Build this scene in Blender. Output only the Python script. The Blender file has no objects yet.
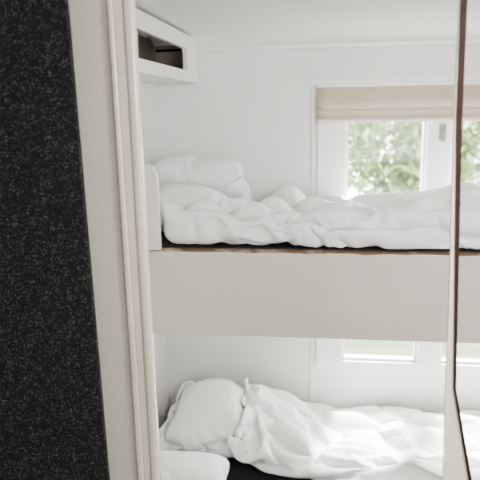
import bpy, bmesh, math, random, time
from mathutils import Vector, Matrix, noise
T0=time.time()
R=math.radians
SC=bpy.context.scene; COL=SC.collection
# ---------------------------------------------------------------- camera
F=620.0; CAMZ=1.55
cam=bpy.data.cameras.new('camera'); camo=bpy.data.objects.new('camera',cam); COL.objects.link(camo)
ROT=Matrix.Rotation(R(8),4,'Z')@Matrix.Rotation(R(78),4,'X')@Matrix.Rotation(R(-1),4,'Z')
camo.matrix_world=Matrix.Translation((0,0,CAMZ))@ROT
cam.sensor_width=36; cam.lens=36*F/480; cam.clip_start=.02
cam.dof.use_dof=True; cam.dof.focus_distance=1.5; cam.dof.aperture_fstop=5.2
SC.camera=camo
def ray(px,py): return (ROT.to_3x3()@Vector(((px-240)/F,(240-py)/F,-1)))
def PY(px,py,Y): d=ray(px,py); t=Y/d.y; return Vector((d.x*t,Y,CAMZ+d.z*t))
def PX(px,py,X): d=ray(px,py); t=X/d.x; return Vector((X,d.y*t,CAMZ+d.z*t))
# ---------------------------------------------------------------- materials
def lin(c): return tuple(((v/255)/12.92 if v/255<=.04045 else ((v/255+.055)/1.055)**2.4) for v in c)+(1,)
def mat(name,rgb,rough=.6,bump=0,bscale=60,var=0,vscale=6,spec=.5,coat=0,metal=0,sheen=0):
    m=bpy.data.materials.new(name); m.use_nodes=True; nt=m.node_tree; b=nt.nodes['Principled BSDF']
    b.inputs['Base Color'].default_value=lin(rgb); b.inputs['Roughness'].default_value=rough
    b.inputs['Specular IOR Level'].default_value=spec; b.inputs['Metallic'].default_value=metal
    b.inputs['Coat Weight'].default_value=coat; b.inputs['Sheen Weight'].default_value=sheen
    tc=nt.nodes.new('ShaderNodeTexCoord')
    if var:
        n=nt.nodes.new('ShaderNodeTexNoise'); n.inputs['Scale'].default_value=vscale; n.inputs['Detail'].default_value=5
        nt.links.new(tc.outputs['Object'],n.inputs['Vector'])
        r=nt.nodes.new('ShaderNodeValToRGB'); c=lin(rgb)
        r.color_ramp.elements[0].position=.3; r.color_ramp.elements[1].position=.7
        r.color_ramp.elements[0].color=tuple(v*(1-var) for v in c[:3])+(1,); r.color_ramp.elements[1].color=tuple(min(1,v*(1+var*.4)) for v in c[:3])+(1,)
        nt.links.new(n.outputs['Fac'],r.inputs['Fac']); nt.links.new(r.outputs['Color'],b.inputs['Base Color'])
    if bump:
        n=nt.nodes.new('ShaderNodeTexNoise'); n.inputs['Scale'].default_value=bscale; n.inputs['Detail'].default_value=4
        nt.links.new(tc.outputs['Object'],n.inputs['Vector'])
        bp=nt.nodes.new('ShaderNodeBump'); bp.inputs['Strength'].default_value=bump; bp.inputs['Distance'].default_value=.01
        nt.links.new(n.outputs['Fac'],bp.inputs['Height']); nt.links.new(bp.outputs['Normal'],b.inputs['Normal'])
    return m
M={}
M['wall']=mat('white_wall_panel',(236,235,234),.45,.03,30,.03,3)
M['ceiling']=mat('white_ceiling',(242,241,238),.6,.04,20,.03,2)
M['trim']=mat('white_trim',(240,240,238),.35)
M['frame']=mat('cream_gloss_paint',(224,216,198),.2,.05,25,.08,8,coat=.6)
M['guard']=mat('offwhite_guard_paint',(226,222,213),.3,.05,25,.04,8,coat=.2)
M['board']=mat('offwhite_gloss_board',(206,200,189),.16,.06,7,.08,4,coat=.8)
M['fabric']=mat('white_cotton',(238,238,238),.9)
nt=M['fabric'].node_tree; b=nt.nodes['Principled BSDF']; tc=nt.nodes.new('ShaderNodeTexCoord')
n1=nt.nodes.new('ShaderNodeTexNoise'); n1.inputs['Scale'].default_value=13; n1.inputs['Detail'].default_value=5; n1.inputs['Distortion'].default_value=1.6
n1.noise_type='RIDGED_MULTIFRACTAL' if 'RIDGED_MULTIFRACTAL' in [e.identifier for e in n1.bl_rna.properties['noise_type'].enum_items] else 'FBM'
n2=nt.nodes.new('ShaderNodeTexNoise'); n2.inputs['Scale'].default_value=40; n2.inputs['Detail'].default_value=3
b1=nt.nodes.new('ShaderNodeBump'); b1.inputs['Strength'].default_value=.22; b1.inputs['Distance'].default_value=.006
b2=nt.nodes.new('ShaderNodeBump'); b2.inputs['Strength'].default_value=.2; b2.inputs['Distance'].default_value=.01
nt.links.new(tc.outputs['Object'],n1.inputs['Vector']); nt.links.new(tc.outputs['Object'],n2.inputs['Vector'])
nt.links.new(n1.outputs['Fac'],b1.inputs['Height']); nt.links.new(n2.outputs['Fac'],b2.inputs['Height'])
nt.links.new(b1.outputs['Normal'],b2.inputs['Normal']); nt.links.new(b2.outputs['Normal'],b.inputs['Normal'])
M['darkmat']=mat('dark_mattress_ticking',(30,30,34),.9,.3,300,spec=.2)
M['blindbar']=mat('pale_blind_rail',(225,215,200),.5)
M['metal']=mat('grey_latch_metal',(120,120,118),.4,metal=.6)
M['screw']=mat('dull_screw',(170,165,152),.45,metal=.3)
M['brown']=mat('dark_brown_edging',(40,24,17),.7,.1,90,.3,40,spec=.12)
M['floor']=mat('brown_wood_floor',(112,98,80),.5,.1,30,.2,4)
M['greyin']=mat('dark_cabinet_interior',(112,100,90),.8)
M['brownin']=mat('brown_cabinet_shelf',(150,126,106),.7,var=.2)
M['grass']=mat('pale_ground',(195,205,180),.9,var=.1)
M['lawn']=mat('lawn_green',(62,74,48),.9,var=.5,vscale=2)
M['leaf']=mat('tree_leaf',(100,122,74),.6,var=.3,vscale=1.2)
M['bark']=mat('tree_bark',(92,78,64),.9,.4,20)
def mixshader(m,col,fac,kind='ShaderNodeBsdfTranslucent'):
    nt=m.node_tree; b=nt.nodes['Principled BSDF']; o=nt.nodes['Material Output']
    t=nt.nodes.new(kind); t.inputs[0].default_value=lin(col); x=nt.nodes.new('ShaderNodeMixShader'); x.inputs[0].default_value=fac
    nt.links.new(b.outputs[0],x.inputs[1]); nt.links.new(t.outputs[0],x.inputs[2]); nt.links.new(x.outputs[0],o.inputs[0])
M['blind']=mat('tan_blind_cloth',(202,186,166),.85,.1,200,.05,14); mixshader(M['blind'],(215,192,165),.07)
# chipped plywood edge
m=mat('chipped_plywood_edge',(92,66,48),.8,.4,120,spec=.2); nt=m.node_tree; b=nt.nodes['Principled BSDF']
tc=nt.nodes.new('ShaderNodeTexCoord'); n=nt.nodes.new('ShaderNodeTexNoise'); n.inputs['Scale'].default_value=9; n.inputs['Detail'].default_value=9; n.inputs['Roughness'].default_value=.7
r=nt.nodes.new('ShaderNodeValToRGB'); r.color_ramp.elements[0].position=.5; r.color_ramp.elements[1].position=.62
r.color_ramp.elements[0].color=lin((98,78,62)); r.color_ramp.elements[1].color=lin((168,150,132))
nt.links.new(tc.outputs['Object'],n.inputs['Vector']); nt.links.new(n.outputs['Fac'],r.inputs['Fac']); nt.links.new(r.outputs['Color'],b.inputs['Base Color'])
M['chip']=m
# embossed vinyl wallcovering
m=mat('embossed_cream_vinyl',(214,208,192),.5,spec=.3); nt=m.node_tree; b=nt.nodes['Principled BSDF']
tc=nt.nodes.new('ShaderNodeTexCoord'); v=nt.nodes.new('ShaderNodeTexVoronoi'); v.inputs['Scale'].default_value=230; v.inputs['Randomness'].default_value=.3
nt.links.new(tc.outputs['Object'],v.inputs['Vector'])
bp=nt.nodes.new('ShaderNodeBump'); bp.inputs['Strength'].default_value=.75; bp.inputs['Distance'].default_value=.003
nt.links.new(v.outputs['Distance'],bp.inputs['Height']); nt.links.new(bp.outputs['Normal'],b.inputs['Normal'])
M['vinyl']=m
# black laminate with white flecks
m=mat('black_flecked_laminate',(14,14,15),.7,spec=.06); nt=m.node_tree; b=nt.nodes['Principled BSDF']
tc=nt.nodes.new('ShaderNodeTexCoord'); prev=None
for sc,th,br,pq in ((760,.44,(140,140,137),4.5),(1200,.45,(56,56,57),1.2)):
    v=nt.nodes.new('ShaderNodeTexVoronoi'); v.inputs['Scale'].default_value=sc
    nt.links.new(tc.outputs['Object'],v.inputs['Vector'])
    sx=nt.nodes.new('ShaderNodeSeparateColor'); nt.links.new(v.outputs['Color'],sx.inputs['Color'])
    pw=nt.nodes.new('ShaderNodeMath'); pw.operation='POWER'; pw.inputs[1].default_value=pq; nt.links.new(sx.outputs[0],pw.inputs[0])
    mm=nt.nodes.new('ShaderNodeMath'); mm.operation='MULTIPLY'; mm.inputs[1].default_value=th
    nt.links.new(pw.outputs[0],mm.inputs[0])
    lt=nt.nodes.new('ShaderNodeMath'); lt.operation='LESS_THAN'; nt.links.new(v.outputs['Distance'],lt.inputs[0]); nt.links.new(mm.outputs[0],lt.inputs[1])
    mx=nt.nodes.new('ShaderNodeMix'); mx.data_type='RGBA'; nt.links.new(lt.outputs[0],mx.inputs[0])
    if prev: nt.links.new(prev,mx.inputs[6])
    else: mx.inputs[6].default_value=lin((20,20,21))
    mx.inputs[7].default_value=lin(br); prev=mx.outputs[2]
nt.links.new(prev,b.inputs['Base Color'])
M['black']=m
# glass
m=bpy.data.materials.new('window_glass'); m.use_nodes=True; nt=m.node_tree; nt.nodes.clear()
o=nt.nodes.new('ShaderNodeOutputMaterial'); t=nt.nodes.new('ShaderNodeBsdfTransparent'); g=nt.nodes.new('ShaderNodeBsdfGlossy'); g.inputs['Roughness'].default_value=.05
mx=nt.nodes.new('ShaderNodeMixShader'); mx.inputs[0].default_value=.03
nt.links.new(t.outputs[0],mx.inputs[1]); nt.links.new(g.outputs[0],mx.inputs[2]); nt.links.new(mx.outputs[0],o.inputs[0])
M['glass']=m
# ---------------------------------------------------------------- helpers
def tag(o,label=None,cat=None,group=None,kind=None):
    if label: o['label']=label
    if cat: o['category']=cat
    if group: o['group']=group
    if kind: o['kind']=kind
    return o
def empty(name,loc=(0,0,0)):
    o=bpy.data.objects.new(name,None); o.location=loc; o.empty_display_size=.05; COL.objects.link(o); return o
def obj(name,bm,m,parent=None,bevel=0,smooth=False,seg=2):
    bmesh.ops.recalc_face_normals(bm,faces=bm.faces[:])
    me=bpy.data.meshes.new(name); bm.to_mesh(me); bm.free(); me.materials.append(m)
    o=bpy.data.objects.new(name,me); COL.objects.link(o)
    if parent:
        o.parent=parent; o.matrix_parent_inverse=Matrix.Translation(-Vector(parent.location))
    if bevel:
        b=o.modifiers.new('bevel','BEVEL'); b.width=bevel; b.segments=seg; b.limit_method='ANGLE'
        for p in me.polygons: p.use_smooth=True
        w=o.modifiers.new('wn','WEIGHTED_NORMAL')
    elif smooth:
        for p in me.polygons: p.use_smooth=True
    return o
def hexa(bm,pts):
    v=[bm.verts.new(p) for p in pts]
    for f in ((0,1,2,3),(7,6,5,4),(0,4,5,1),(1,5,6,2),(2,6,7,3),(3,7,4,0)): bm.faces.new([v[i] for i in f])
def box(bm,x0,x1,y0,y1,z0,z1):
    hexa(bm,[(x0,y0,z0),(x1,y0,z0),(x1,y0,z1),(x0,y0,z1),(x0,y1,z0),(x1,y1,z0),(x1,y1,z1),(x0,y1,z1)]); return bm
def bx(*a): return box(bmesh.new(),*a)
def prism(bm,outline,y0,y1):
    a=[bm.verts.new((x,y0,z)) for x,z in outline]; b=[bm.verts.new((x,y1,z)) for x,z in outline]
    bm.faces.new(a); bm.faces.new(b[::-1]); n=len(a)
    for i in range(n): bm.faces.new((a[i],b[i],b[(i+1)%n],a[(i+1)%n]))
    return bm
def edge_line(p,q,Y,z0,z1):
    a=PY(*p,Y); b=PY(*q,Y)
    f=lambda z:a.x+(b.x-a.x)*(z-a.z)/(b.z-a.z)
    return f(z0),f(z1)
# ---------------------------------------------------------------- key dimensions
D=1.76; B=2.45; W=1.20
ZC=PY(300,41,B).z; XL=PY(157,120,B).x; XR=1.28
ZB=PY(300,251,D).z; ZB0=PY(300,338,D).z; ZM=ZB+.004; ZL=.27
XW0,XW1=-1.35,1.6; YF=-1.3
# ---------------------------------------------------------------- room shell
tag(obj('floor',bx(XW0,XW1,YF,B+.05,-.05,0),M['floor']),kind='structure')
bm=bmesh.new()
prof=[(YF,ZC+.03),(1.5,ZC+.03)]+[(2.25+.2*math.sin(a),ZC-.02+.05*math.cos(a)) for a in [R(i*9) for i in range(11)]]
vs=[[bm.verts.new((x,y,z)) for y,z in prof] for x in (XW0,XW1)]; vt=[[bm.verts.new((x,y,ZC+.12)) for y,z in prof] for x in (XW0,XW1)]
for i in range(len(prof)-1):
    bm.faces.new((vs[0][i],vs[0][i+1],vs[1][i+1],vs[1][i])); bm.faces.new((vt[0][i],vt[1][i],vt[1][i+1],vt[0][i+1]))
o=tag(obj('ceiling',bm,M['ceiling'],smooth=True),kind='structure')
wl=PY(345,150,B).x; wb=PY(380,361,B).z; wt=PY(380,100,B).z; wr=1.02
bm=bmesh.new(); ZT=ZC+.1
box(bm,XL-.05,wl-.03,B,B+.04,0,ZT); box(bm,wr+.03,XR+.05,B,B+.04,0,ZT)
box(bm,wl-.03,wr+.03,B,B+.04,0,wb-.03); box(bm,wl-.03,wr+.03,B,B+.04,wt+.03,ZT)
tag(obj('wall_back',bm,M['wall']),kind='structure')
tag(obj('wall_left',bx(XL-.05,XL,W+.015,B+.04,0,ZT),M['wall']),kind='structure')
tag(obj('wall_right',bx(XR,XR+.05,W+.04,B+.04,0,ZT),M['wall']),kind='structure')
tag(obj('wall_rear',bx(XW0,XW1,YF-.04,YF,0,ZT),M['wall']),kind='structure')
bm=bx(XW0-.04,XW0,YF,W+.04,0,ZT); tag(obj('wall_outer_left',bm,M['wall']),kind='structure')
bm=bx(XW1,XW1+.04,YF,W+.04,0,ZT); tag(obj('wall_outer_right',bm,M['wall']),kind='structure')
bm=bx(.62,XW1,W,W+.04,0,ZT); tag(obj('wall_front_right',bm,M['wall']),kind='structure')
ztop=ZC+.03
b0,t0=edge_line((112,0),(143,480),W,0,ztop)
bm=prism(bmesh.new(),[(XW0,0),(b0,0),(t0,ztop),(XW0,ztop)],W,W+.014)
tag(obj('wall_front_left',bm,M['vinyl']),kind='structure')
d=tag(empty('door_1',(b0,W,0)),kind='structure')
def strip(name,p0,p1,q0,q1,ya,yb,m,parent,bev,Y=W,z1=None):
    z1=z1 or ztop
    l0,l1=edge_line(p0,p1,Y,0,z1); r0,r1=edge_line(q0,q1,Y,0,z1)
    return obj(name,prism(bmesh.new(),[(l0,0),(r0,0),(r1,z1),(l1,z1)],ya,yb),m,parent,bev,seg=4)
strip('frame_bead',(109,0),(140,480),(114.4,0),(146.4,480),W-.016,W+.0,M['frame'],d,.004)
strip('door_frame',(114.5,0),(146.5,480),(124,0),(152.5,480),W-.012,W+.012,M['frame'],d,.002)
strip('frame_lip',(124.2,0),(152.7,480),(135.5,0),(161.5,480),W-.018,W+.006,M['frame'],d,.008)
for i,(px,py) in enumerate(((120,123),(140,407))):
    p=PY(px,py,W-.012); bm=bmesh.new()
    bmesh.ops.create_cone(bm,cap_ends=True,segments=20,radius1=.0022,radius2=.0018,depth=.002,matrix=Matrix.Translation((p.x,W-.0125,p.z))@Matrix.Rotation(R(90),4,'X'))
    obj('screw',bm,M['screw'],d)
p=PY(314,200,B); zt=PY(380,78,B).z
tag(obj('trim_1',bx(p.x-.012,p.x+.012,B-.006,B,0,zt-.0205),M['trim'],bevel=.002),kind='structure')
tag(obj('trim_2',bx(p.x-.012,XR,B-.006,B,zt-.02,zt),M['trim'],bevel=.002),kind='structure')
tag(obj('trim_3',bx(XL,XR,B-.012,B,ZC-.03,ZC-.012),M['trim'],bevel=.004),kind='structure')
# ---------------------------------------------------------------- window
w=tag(empty('window_1',(wl,B,wb)),kind='structure')
ml=PY(426,150,B).x; mr=PY(450,150,B).x
bm=bmesh.new()
ox=p.x+.013
box(bm,ox,wl,B-.016,B+.05,wb-.03,wt+.03); box(bm,wr,wr+.03,B-.016,B+.05,wb-.03,wt+.03)
box(bm,wl,wr,B-.016,B+.05,wb-.03,wb); box(bm,wl,wr,B-.016,B+.05,wt,wt+.03)
obj('window_frame',bm,M['trim'],w)
bm=bmesh.new(); box(bm,ml,mr,B-.02,B+.045,wb,wt); obj('mullion',bm,M['trim'],w,.004)
for x0,x1 in ((wl,ml),(mr,wr)):
    bm=bmesh.new(); s=.012
    box(bm,x0,x0+s,B+.0,B+.03,wb,wt); box(bm,x1-s,x1,B+.0,B+.03,wb,wt); box(bm,x0+s,x1-s,B+.0,B+.03,wb,wb+s); box(bm,x0+s,x1-s,B,B+.03,wt-s,wt)
    obj('sash',bm,M['trim'],w)
    obj('pane',bx(x0+s,x1-s,B+.013,B+.017,wb+s,wt-s),M['glass'],w)
zc=PY(443,132,B-.03); bm=bmesh.new()
box(bm,zc.x-.012,zc.x+.012,B-.026,B-.018,zc.z-.03,zc.z+.03); box(bm,zc.x-.006,zc.x+.006,B-.046,B-.026,zc.z-.035,zc.z+.012)
obj('window_latch',bm,M['metal'],w,.002)
q=PY(388,126,B-.01); bm=bmesh.new(); box(bm,q.x-.008,q.x+.008,B-.01,B+.0,q.z-.016,q.z+.03); obj('window_catch',bm,M['blindbar'],w,.002)
# ---------------------------------------------------------------- blind
BY=B-.035
z1=PY(380,85,BY).z; z0=PY(380,119,BY).z; x0=PY(317,100,BY).x; x1=wr+.06
bl=tag(empty('window_blind',((x0+x1)/2,BY,z0)),'tan cloth blind drawn up at the top of the window','blind')
bm=bmesh.new(); n=30; rows=[]
for i in range(n+1):
    f=i/n; z=z1+(z0-z1)*f; y=BY+.009*math.sin(f*math.pi*2.6+.6)-.006*f-(.006 if f>.7 else 0)
    rows.append([bm.verts.new((x0+(x1-x0)*k/30,y+.003*math.sin(k*1.7+f*3),z)) for k in range(31)])
for i in range(n):
    for k in range(30): bm.faces.new((rows[i][k],rows[i+1][k],rows[i+1][k+1],rows[i][k+1]))
o=obj('blind_cloth',bm,M['blind'],bl,smooth=True); s=o.modifiers.new('s','SOLIDIFY'); s.thickness=.003
obj('head_rail',bx(x0-.002,x1,BY-.012,B-.007,z1-.004,z1+.008),M['trim'],bl,.003)
obj('bottom_rail',bx(x0,x1,BY-.014,BY+.006,z0-.012,z0+.002),M['blindbar'],bl,.003)
# ---------------------------------------------------------------- overhead cabinet
XS=PY(197,60,B).x
zb=PY(197,83,B).z; c=PX(187,48.5,XS); e=PX(187,70.5,XS); yo=c.y; zo1=c.z; zo0=e.z; YS=1.32; CT=ZC+.03
cb=tag(empty('overhead_cabinet',(XS,B-.2,zb)),'white open overhead locker in the upper left corner beneath the ceiling','cabinet')
bm=bmesh.new()
ya,yb_,za,zz=YS+.05,yo,zo0,zo1; rr=.018; inner=[]
for cy,cz,a0 in ((yb_-rr,zz-rr,0),(ya+rr,zz-rr,90),(ya+rr,za+rr,180),(yb_-rr,za+rr,270)):
    for k in range(7):
        t=R(a0+k*15); inner.append((cy+rr*math.cos(t),cz+rr*math.sin(t)))
Y0,Y1,Z0,Z1=YS,B-.002,zb,CT-.012; outer=[]
for i,(y,z) in enumerate(inner):
    q=i//7; k=i%7; Yc=(Y1,Y0,Y0,Y1)[q]; Zc=(Z1,Z1,Z0,Z0)[q]
    vert_first=q in (0,2)
    if k<3: outer.append((Yc,z) if vert_first else (y,Zc))
    elif k==3: outer.append((Yc,Zc))
    else: outer.append((y,Zc) if vert_first else (Yc,z))
N=len(inner)
L4=[[bm.verts.new((x,y,z)) for y,z in lp] for lp,x in ((inner,XS),(outer,XS),(outer,XS-.016),(inner,XS-.016))]
for a_,b_ in ((0,1),(1,2),(2,3),(3,0)):
    for i in range(N): bm.faces.new((L4[a_][i],L4[a_][(i+1)%N],L4[b_][(i+1)%N],L4[b_][i]))
obj('face_frame',bm,M['trim'],cb)
obj('bottom_panel',bx(XL+.001,XS-.017,YS,B-.002,zb+.004,zb+.014),M['trim'],cb)
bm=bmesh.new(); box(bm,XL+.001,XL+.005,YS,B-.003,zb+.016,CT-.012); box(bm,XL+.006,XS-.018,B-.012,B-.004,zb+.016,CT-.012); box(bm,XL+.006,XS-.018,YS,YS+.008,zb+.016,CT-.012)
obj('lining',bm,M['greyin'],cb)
obj('inner_shelf',bx(XL+.006,XS-.018,YS+.009,B-.013,zo0-.012,zo0+.004),M['brownin'],cb)
# ---------------------------------------------------------------- bunks
ub=tag(empty('bunk_bed',(.3,D,ZB0)),'upper bunk with deep glossy off-white front board and chipped brown edge','bunk bed')
x0=XL+.002; x1=XR-.002
obj('front_board',bx(x0,x1,D,D+.02,ZB0,ZB-.006),M['board'],ub,.003)
bm=bmesh.new(); n=160; random.seed(3)
top=[];bot=[]
for i in range(n+1):
    x=x0+(x1-x0)*i/n; h=.0022*noise.noise(Vector((x*12,0,0)))+.0012*noise.noise(Vector((x*50,3,0)))
    top.append((x,ZB)); bot.append((x,ZB-.0065+h*1.8))
outl=top+bot[::-1]
a=[bm.verts.new((x,D-.0012,z)) for x,z in outl]; b=[bm.verts.new((x,D+.021,z)) for x,z in outl]
N=len(a)
for i in range(n):
    bm.faces.new((a[i],a[i+1],a[N-2-i],a[N-1-i])); bm.faces.new((b[i],b[N-1-i],b[N-2-i],b[i+1]))
    bm.faces.new((a[i],b[i],b[i+1],a[i+1])); bm.faces.new((a[N-1-i],a[N-2-i],b[N-2-i],b[N-1-i]))
bm.faces.new((a[0],a[N-1],b[N-1],b[0])); bm.faces.new((a[n],b[n],b[n+1],a[n+1]))
o=obj('edge_strip',bm,M['chip'],ub); o['label']='chipped dark brown plywood top edge'
gr=PY(161,210,D).x; gt=PY(155,164,D).z
ol=[(x0,ZB+.0005),(gr,ZB+.0005)]+[(gr-.03+.03*math.cos(R(t)),gt-.05+.05*math.sin(R(t))) for t in range(0,91,10)]+[(x0,gt+.01)]
obj('head_guard',prism(bmesh.new(),ol,D-.022,D-.006),M['guard'],ub,.004)
obj('bed_base',bx(x0,x1,D+.0205,B-.013,ZB-.06,ZB-.042),M['board'],ub)
lb=tag(empty('bunk_bed',(.3,1.62,0)),'lower bunk beneath the deep board, almost hidden under white bedding','bunk bed')
obj('front_board',bx(x0,x1,1.58,1.60,0,.22),M['board'],lb,.003)
obj('bed_base',bx(x0,x1,1.6005,B-.004,.14,.16),M['board'],lb)
tag(obj('mattress',bx(x0+.01,x1-.01,D+.022,B-.018,ZB-.041,ZM),M['darkmat'],bevel=.008,seg=3),'thin dark mattress under the bedding of the upper bunk','mattress')
tag(obj('mattress',bx(x0+.01,x1-.01,1.605,B-.01,.161,ZL),M['darkmat'],bevel=.015,seg=3),'black mattress showing below the duvet of the lower bunk','mattress')
# ---------------------------------------------------------------- cloth
def grid(nx,ny,fn):
    bm=bmesh.new(); T={}
    for i in range(nx+1):
        for j in range(ny+1):
            u=i/nx*2-1; v=j/ny*2-1
            T[i,j,1]=bm.verts.new(fn(u,v,1))
            T[i,j,0]=T[i,j,1] if i in(0,nx) or j in (0,ny) else bm.verts.new(fn(u,v,-1))
    for i in range(nx):
        for j in range(ny):
            bm.faces.new((T[i,j,1],T[i+1,j,1],T[i+1,j+1,1],T[i,j+1,1]))
            bm.faces.new((T[i,j,0],T[i,j+1,0],T[i+1,j+1,0],T[i+1,j,0]))
    return bm
def thick(u,v,lx,ly,th,s,r=.05):
    e=min(1,max(0,(1-abs(u))*lx/2/r))*min(1,max(0,(1-abs(v))*ly/2/r)); return s*th/2*e**.5
def pillow_fn(lx,ly,th,seed,rnd=.1,wob=.006):
    def fn(u,v,s):
        x=u*lx/2*(1-rnd*abs(v)**3*.4); y=v*ly/2*(1-rnd*abs(u)**3*.4)
        return Vector((x,y,thick(u,v,lx,ly,th,s)+wob*(noise.noise(Vector((x*8+seed*3.1,y*8,seed)))+.6*noise.noise(Vector((x*19+seed*3.1,y*19,seed+4))))))
    return fn
def duvet_fn(lx,ly,th,seed,amp,waves,skew):
    def fn(u,v,s):
        x=u*lx/2; y=v*ly/2
        x+=skew*(v+1)/2*max(0,(1-u)/2)**3
        n1=noise.noise(Vector((x*2.2+seed*7,y*3,seed))); n2=noise.noise(Vector((x*5,y*6,seed+9)))
        z=amp*math.sin(waves*math.pi*v+5*n1+1.5*x)*(.5+abs(n2)*1.4)+.02*noise.noise(Vector((x*9,y*9,seed+3)))
        return Vector((x+.012*n2,y,z+thick(u,v,lx,ly,th,s)))
    return fn
def collider(*a):
    o=obj('temp',bx(*a),M['trim']); c=o.modifiers.new('c','COLLISION'); o.collision.thickness_outer=.003; o.collision.cloth_friction=25; o.collision.damping=.6
    return o
def sim(name,dims,fn,mtx,frames,pressure,grow,bend=.3,mass=.1,stiff=20,rest=None,grav=.4):
    nx,ny=dims; bm=grid(nx,ny,fn); bm.transform(mtx); o=obj(name,bm,M['fabric'],smooth=True)
    m=o.modifiers.new('cloth','CLOTH'); s=m.settings
    if rest:
        b2=grid(nx,ny,rest); co=[tuple(v.co) for v in b2.verts]; b2.free()
        o.shape_key_add(name='Basis'); k=o.shape_key_add(name='rest'); k.value=0
        for i,c in enumerate(co): k.data[i].co=c
        s.rest_shape_key=k
    s.effector_weights.gravity=grav
    s.quality=6; s.mass=mass; s.tension_stiffness=stiff; s.compression_stiffness=stiff; s.shear_stiffness=stiff*.4; s.bending_stiffness=bend
    s.tension_damping=8; s.compression_damping=8; s.shear_damping=8; s.bending_damping=1; s.air_damping=2
    s.use_pressure=pressure>0; s.uniform_pressure_force=pressure; s.shrink_min=-grow; s.shrink_max=-grow
    cs=m.collision_settings; cs.use_collision=True; cs.distance_min=.003; cs.use_self_collision=True; cs.self_distance_min=.003; cs.collision_quality=3; cs.self_friction=8
    m.point_cache.frame_start=1; m.point_cache.frame_end=frames+1
    for f in range(1,frames+1): SC.frame_set(f)
    dg=bpy.context.evaluated_depsgraph_get(); me=bpy.data.meshes.new_from_object(o.evaluated_get(dg))
    o2=bpy.data.objects.new('tmpname',me); COL.objects.link(o2); bpy.data.objects.remove(o); o2.name=name; me.name=name; o=o2
    for p in me.polygons: p.use_smooth=True
    SC.frame_set(1)
    c=o.modifiers.new('col','COLLISION'); o.collision.thickness_outer=.004; o.collision.cloth_friction=20
    return o
SC.frame_start=1; SC.frame_end=60
E=lambda x,y,z,rx=0,ry=0,rz=0: Matrix.Translation((x,y,z))@Matrix.Rotation(R(rz),4,'Z')@Matrix.Rotation(R(ry),4,'Y')@Matrix.Rotation(R(rx),4,'X')
# upper bunk
cols=[collider(XL-.2,XR,D-.3,B,ZB-.1,ZM-.002),collider(XL-.2,XR,D-.25,D-.030,ZB-.2,ZB+.6),collider(XL-.2,XR,B-.01,B+.2,ZB-.2,ZC),collider(XL-.2,XL+.004,D-.1,B,ZB-.1,ZC),collider(XL-.2,gr+.003,D-.1,D-.001,ZB-.1,gt+.02)]
p1=sim('pillow',(26,24),pillow_fn(.34,.32,.06,1),E(-.49,2.06,ZM+.07,0,8,4),26,32,.05,grav=.7)
p2=sim('pillow',(28,26),pillow_fn(.38,.34,.07,2,.3),E(-.505,2.23,ZM+.16,4,22,-4),32,30,.07,grav=.8)
rest=duvet_fn(2.15,1.16,.03,5,0,1,.2)
dv=sim('duvet',(128,64),duvet_fn(1.84,.68,.03,5,.045,5,.38),E(.32,2.08,ZM+.22),50,6.3,.0,bend=.04,stiff=25,rest=rest,grav=.92)
for c in cols: bpy.data.objects.remove(c)
for o in (p1,p2,dv):
    for m in list(o.modifiers): o.modifiers.remove(m)
# lower bunk
cols=[collider(XL,XR,1.50,B,.1,ZL+.004),collider(XL-.2,XR,B-.01,B+.2,.1,1),collider(XL-.2,XL+.004,1.4,B,.1,1)]
p3=sim('pillow',(36,34),pillow_fn(.50,.50,.12,3),E(-.435,2.18,ZL+.21,30,0,2),24,100,0,grav=.3,rest=pillow_fn(.63,.57,.12,3))
p4=sim('pillow',(26,18),pillow_fn(.36,.23,.06,4,.2),E(-.49,1.825,ZL+.07,0,0,6),24,48,.04,grav=.5)
rest=duvet_fn(1.98,.98,.05,6,0,1,.1)
dl=sim('duvet',(116,56),duvet_fn(1.62,.53,.04,6,.035,4,.08),E(.425,2.155,ZL+.30),50,7.0,.0,bend=.06,stiff=25,rest=rest,grav=.9)
for c in cols: bpy.data.objects.remove(c)
for o in (p1,p2,p3,p4,dv,dl):
    for m in list(o.modifiers): o.modifiers.remove(m)
    s=o.modifiers.new('subsurf','SUBSURF'); s.levels=1; s.render_levels=1
tag(p1,'white pillow lying flat at the head of the upper bunk, nearest the front','pillow')
tag(p2,'white pillow propped higher at the back corner of the upper bunk','pillow')
tag(p3,'plump white pillow propped against the back wall of the lower bunk','pillow')
tag(p4,'white pillow at the bottom left front corner of the lower bunk','pillow')
tag(dv,'rumpled white duvet spread along the upper bunk below the window','duvet')
tag(dl,'puffy white duvet pushed against the wall on the lower bunk','duvet')
# ---------------------------------------------------------------- things beside the doorway
YB=.9
l,tp=edge_line((66,0),(108,480),YB,0,1.83)
bm=prism(bmesh.new(),[(-1.0,0),(l,0),(tp,1.83),(-1.0,1.83)],YB,YB+.012)
tag(obj('door_panel',bm,M['black'],bevel=.002),'tall black laminate door panel flecked with white at the far left','door')
YD=1.0
sd=tag(empty('folding_door',(PY(455,240,YD).x,YD,0)),'slim cream door edge trimmed in dark brown at the far right','door')
def X(px,py): v=PY(px,py,YD); return (v.x,v.z)
L=[X(460,-5),X(454.5,120),X(449.5,300),X(445.5,400),X(443,485)]
Rr=[X(464,-5),X(459,120),X(456,300),X(454.5,388),X(471,485)]
def ext(pts,top=1.83):
    a,b=pts[0],pts[1]; k=(a[0]-b[0])/(a[1]-b[1]); return [(a[0]+k*(top-a[1]),top)]+pts[1:]+[(pts[-1][0],0)]
L=ext(L);Rr=ext(Rr)
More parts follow.
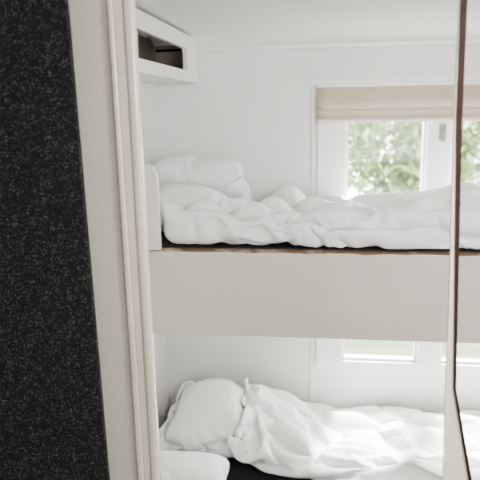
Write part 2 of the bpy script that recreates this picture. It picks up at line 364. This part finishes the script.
def ribbon(bm,L,Rr,ya,yb):
    rows=[[bm.verts.new((x,y,z)) for (x,z),y in ((l,ya),(r,ya),(r,yb),(l,yb))] for l,r in zip(L,Rr)]
    for a,b in zip(rows,rows[1:]):
        for i in range(4): bm.faces.new((a[i],a[(i+1)%4],b[(i+1)%4],b[i]))
    bm.faces.new(rows[0]); bm.faces.new(rows[-1][::-1]); return bm
obj('door_leaf',ribbon(bmesh.new(),L,Rr,YD,YD+.012),M['frame'],sd)
wd=[.010,.0085,.0052,.004,.0055,.0055]
obj('edge_trim',ribbon(bmesh.new(),[(x-w*.5,z) for (x,z),w in zip(Rr,wd)],[(x+w*.5,z) for (x,z),w in zip(Rr,wd)],YD-.004,YD+.014),M['brown'],sd)
# ---------------------------------------------------------------- outside
tag(obj('ground',bx(-15,20,7.0,30,-.7,-.6),M['grass']),kind='structure')
tag(obj('lawn',bx(-15,20,B+.3,7.0,-.7,-.6),M['lawn']),kind='structure')
def tree(x,y,zc,rad,seed,label,nl=2600):
    random.seed(seed); t=tag(empty('tree',(x,y,-.6)),label,'tree',None)
    bm=bmesh.new()
    for i in range(nl):
        th=random.uniform(0,2*math.pi); ph=math.acos(random.uniform(-1,1)); r=rad*(.55+.45*random.random())*(1+.3*noise.noise(Vector((math.cos(th)*2,math.sin(th)*2,ph*2+seed))))
        c=Vector((x+r*math.sin(ph)*math.cos(th),y+r*math.sin(ph)*math.sin(th),zc+r*math.cos(ph)*1.1))
        if c.z<-.5: continue
        s=random.uniform(.05,.10); m=Matrix.Translation(c)@Matrix.Rotation(random.uniform(0,6.3),4,'Z')@Matrix.Rotation(random.uniform(-1.2,1.2),4,'X')
        v=[bm.verts.new(m@Vector(q)) for q in ((0,-s,0),(s*.5,0,.01),(0,s,0),(-s*.5,0,.01))]; bm.faces.new(v)
    obj('foliage',bm,M['leaf'],t)
    bm=bmesh.new(); prev=None
    for i in range(6):
        f=i/5; rr=.11*(1-.6*f); c=(x+.08*math.sin(f*4),y,-.6+f*(zc+.6+rad*.5))
        ring=[bm.verts.new((c[0]+rr*math.cos(k*.785),c[1]+rr*math.sin(k*.785),c[2])) for k in range(8)]
        if prev:
            for k in range(8): bm.faces.new((prev[k],prev[(k+1)%8],ring[(k+1)%8],ring[k]))
        prev=ring
    obj('trunk',bm,M['bark'],t,smooth=True)
tree(1.0,8,1.2,.95,1,'round leafy green tree outside, seen through the left window pane',4500)
tree(3.0,9,1.2,1.2,2,'bushy green tree outside, seen past the dark door edging at right',4500)
tree(2.0,12,.6,1.0,3,'pale leafy bush outside, farthest from the window')
# ---------------------------------------------------------------- light
wd_=bpy.data.worlds.new('sky'); SC.world=wd_; wd_.use_nodes=True; bg=wd_.node_tree.nodes['Background']
bg.inputs[0].default_value=(1,.99,.975,1); bg.inputs[1].default_value=29.0
def area(name,loc,target,size,power,col=(1,1,1),sy=None):
    l=bpy.data.lights.new(name,'AREA'); l.energy=power; l.size=size; l.color=col
    if sy: l.shape='RECTANGLE'; l.size_y=sy
    o=bpy.data.objects.new(name,l); COL.objects.link(o); o.location=loc
    o.rotation_euler=(Vector(target)-Vector(loc)).to_track_quat('-Z','Y').to_euler(); return o
area('front_fill',(.55,-.7,1.45),(.2,2.2,.9),1.1,27,(1,.985,.96),.8)  # unseen soft fill added behind the camera to brighten the bunks
area('overhead_fill',(.5,.55,1.74),(.35,2.3,.9),.4,22,(1,.985,.96),.4)  # added lamp, out of view, gives the duvet top-down shading
l=bpy.data.lights.new('sun','SUN'); l.energy=55; l.angle=R(10); l.color=(1,.98,.94)
o=bpy.data.objects.new('sun',l); COL.objects.link(o); o.rotation_euler=Vector((-.12,-.5,-.86)).to_track_quat('-Z','Y').to_euler()
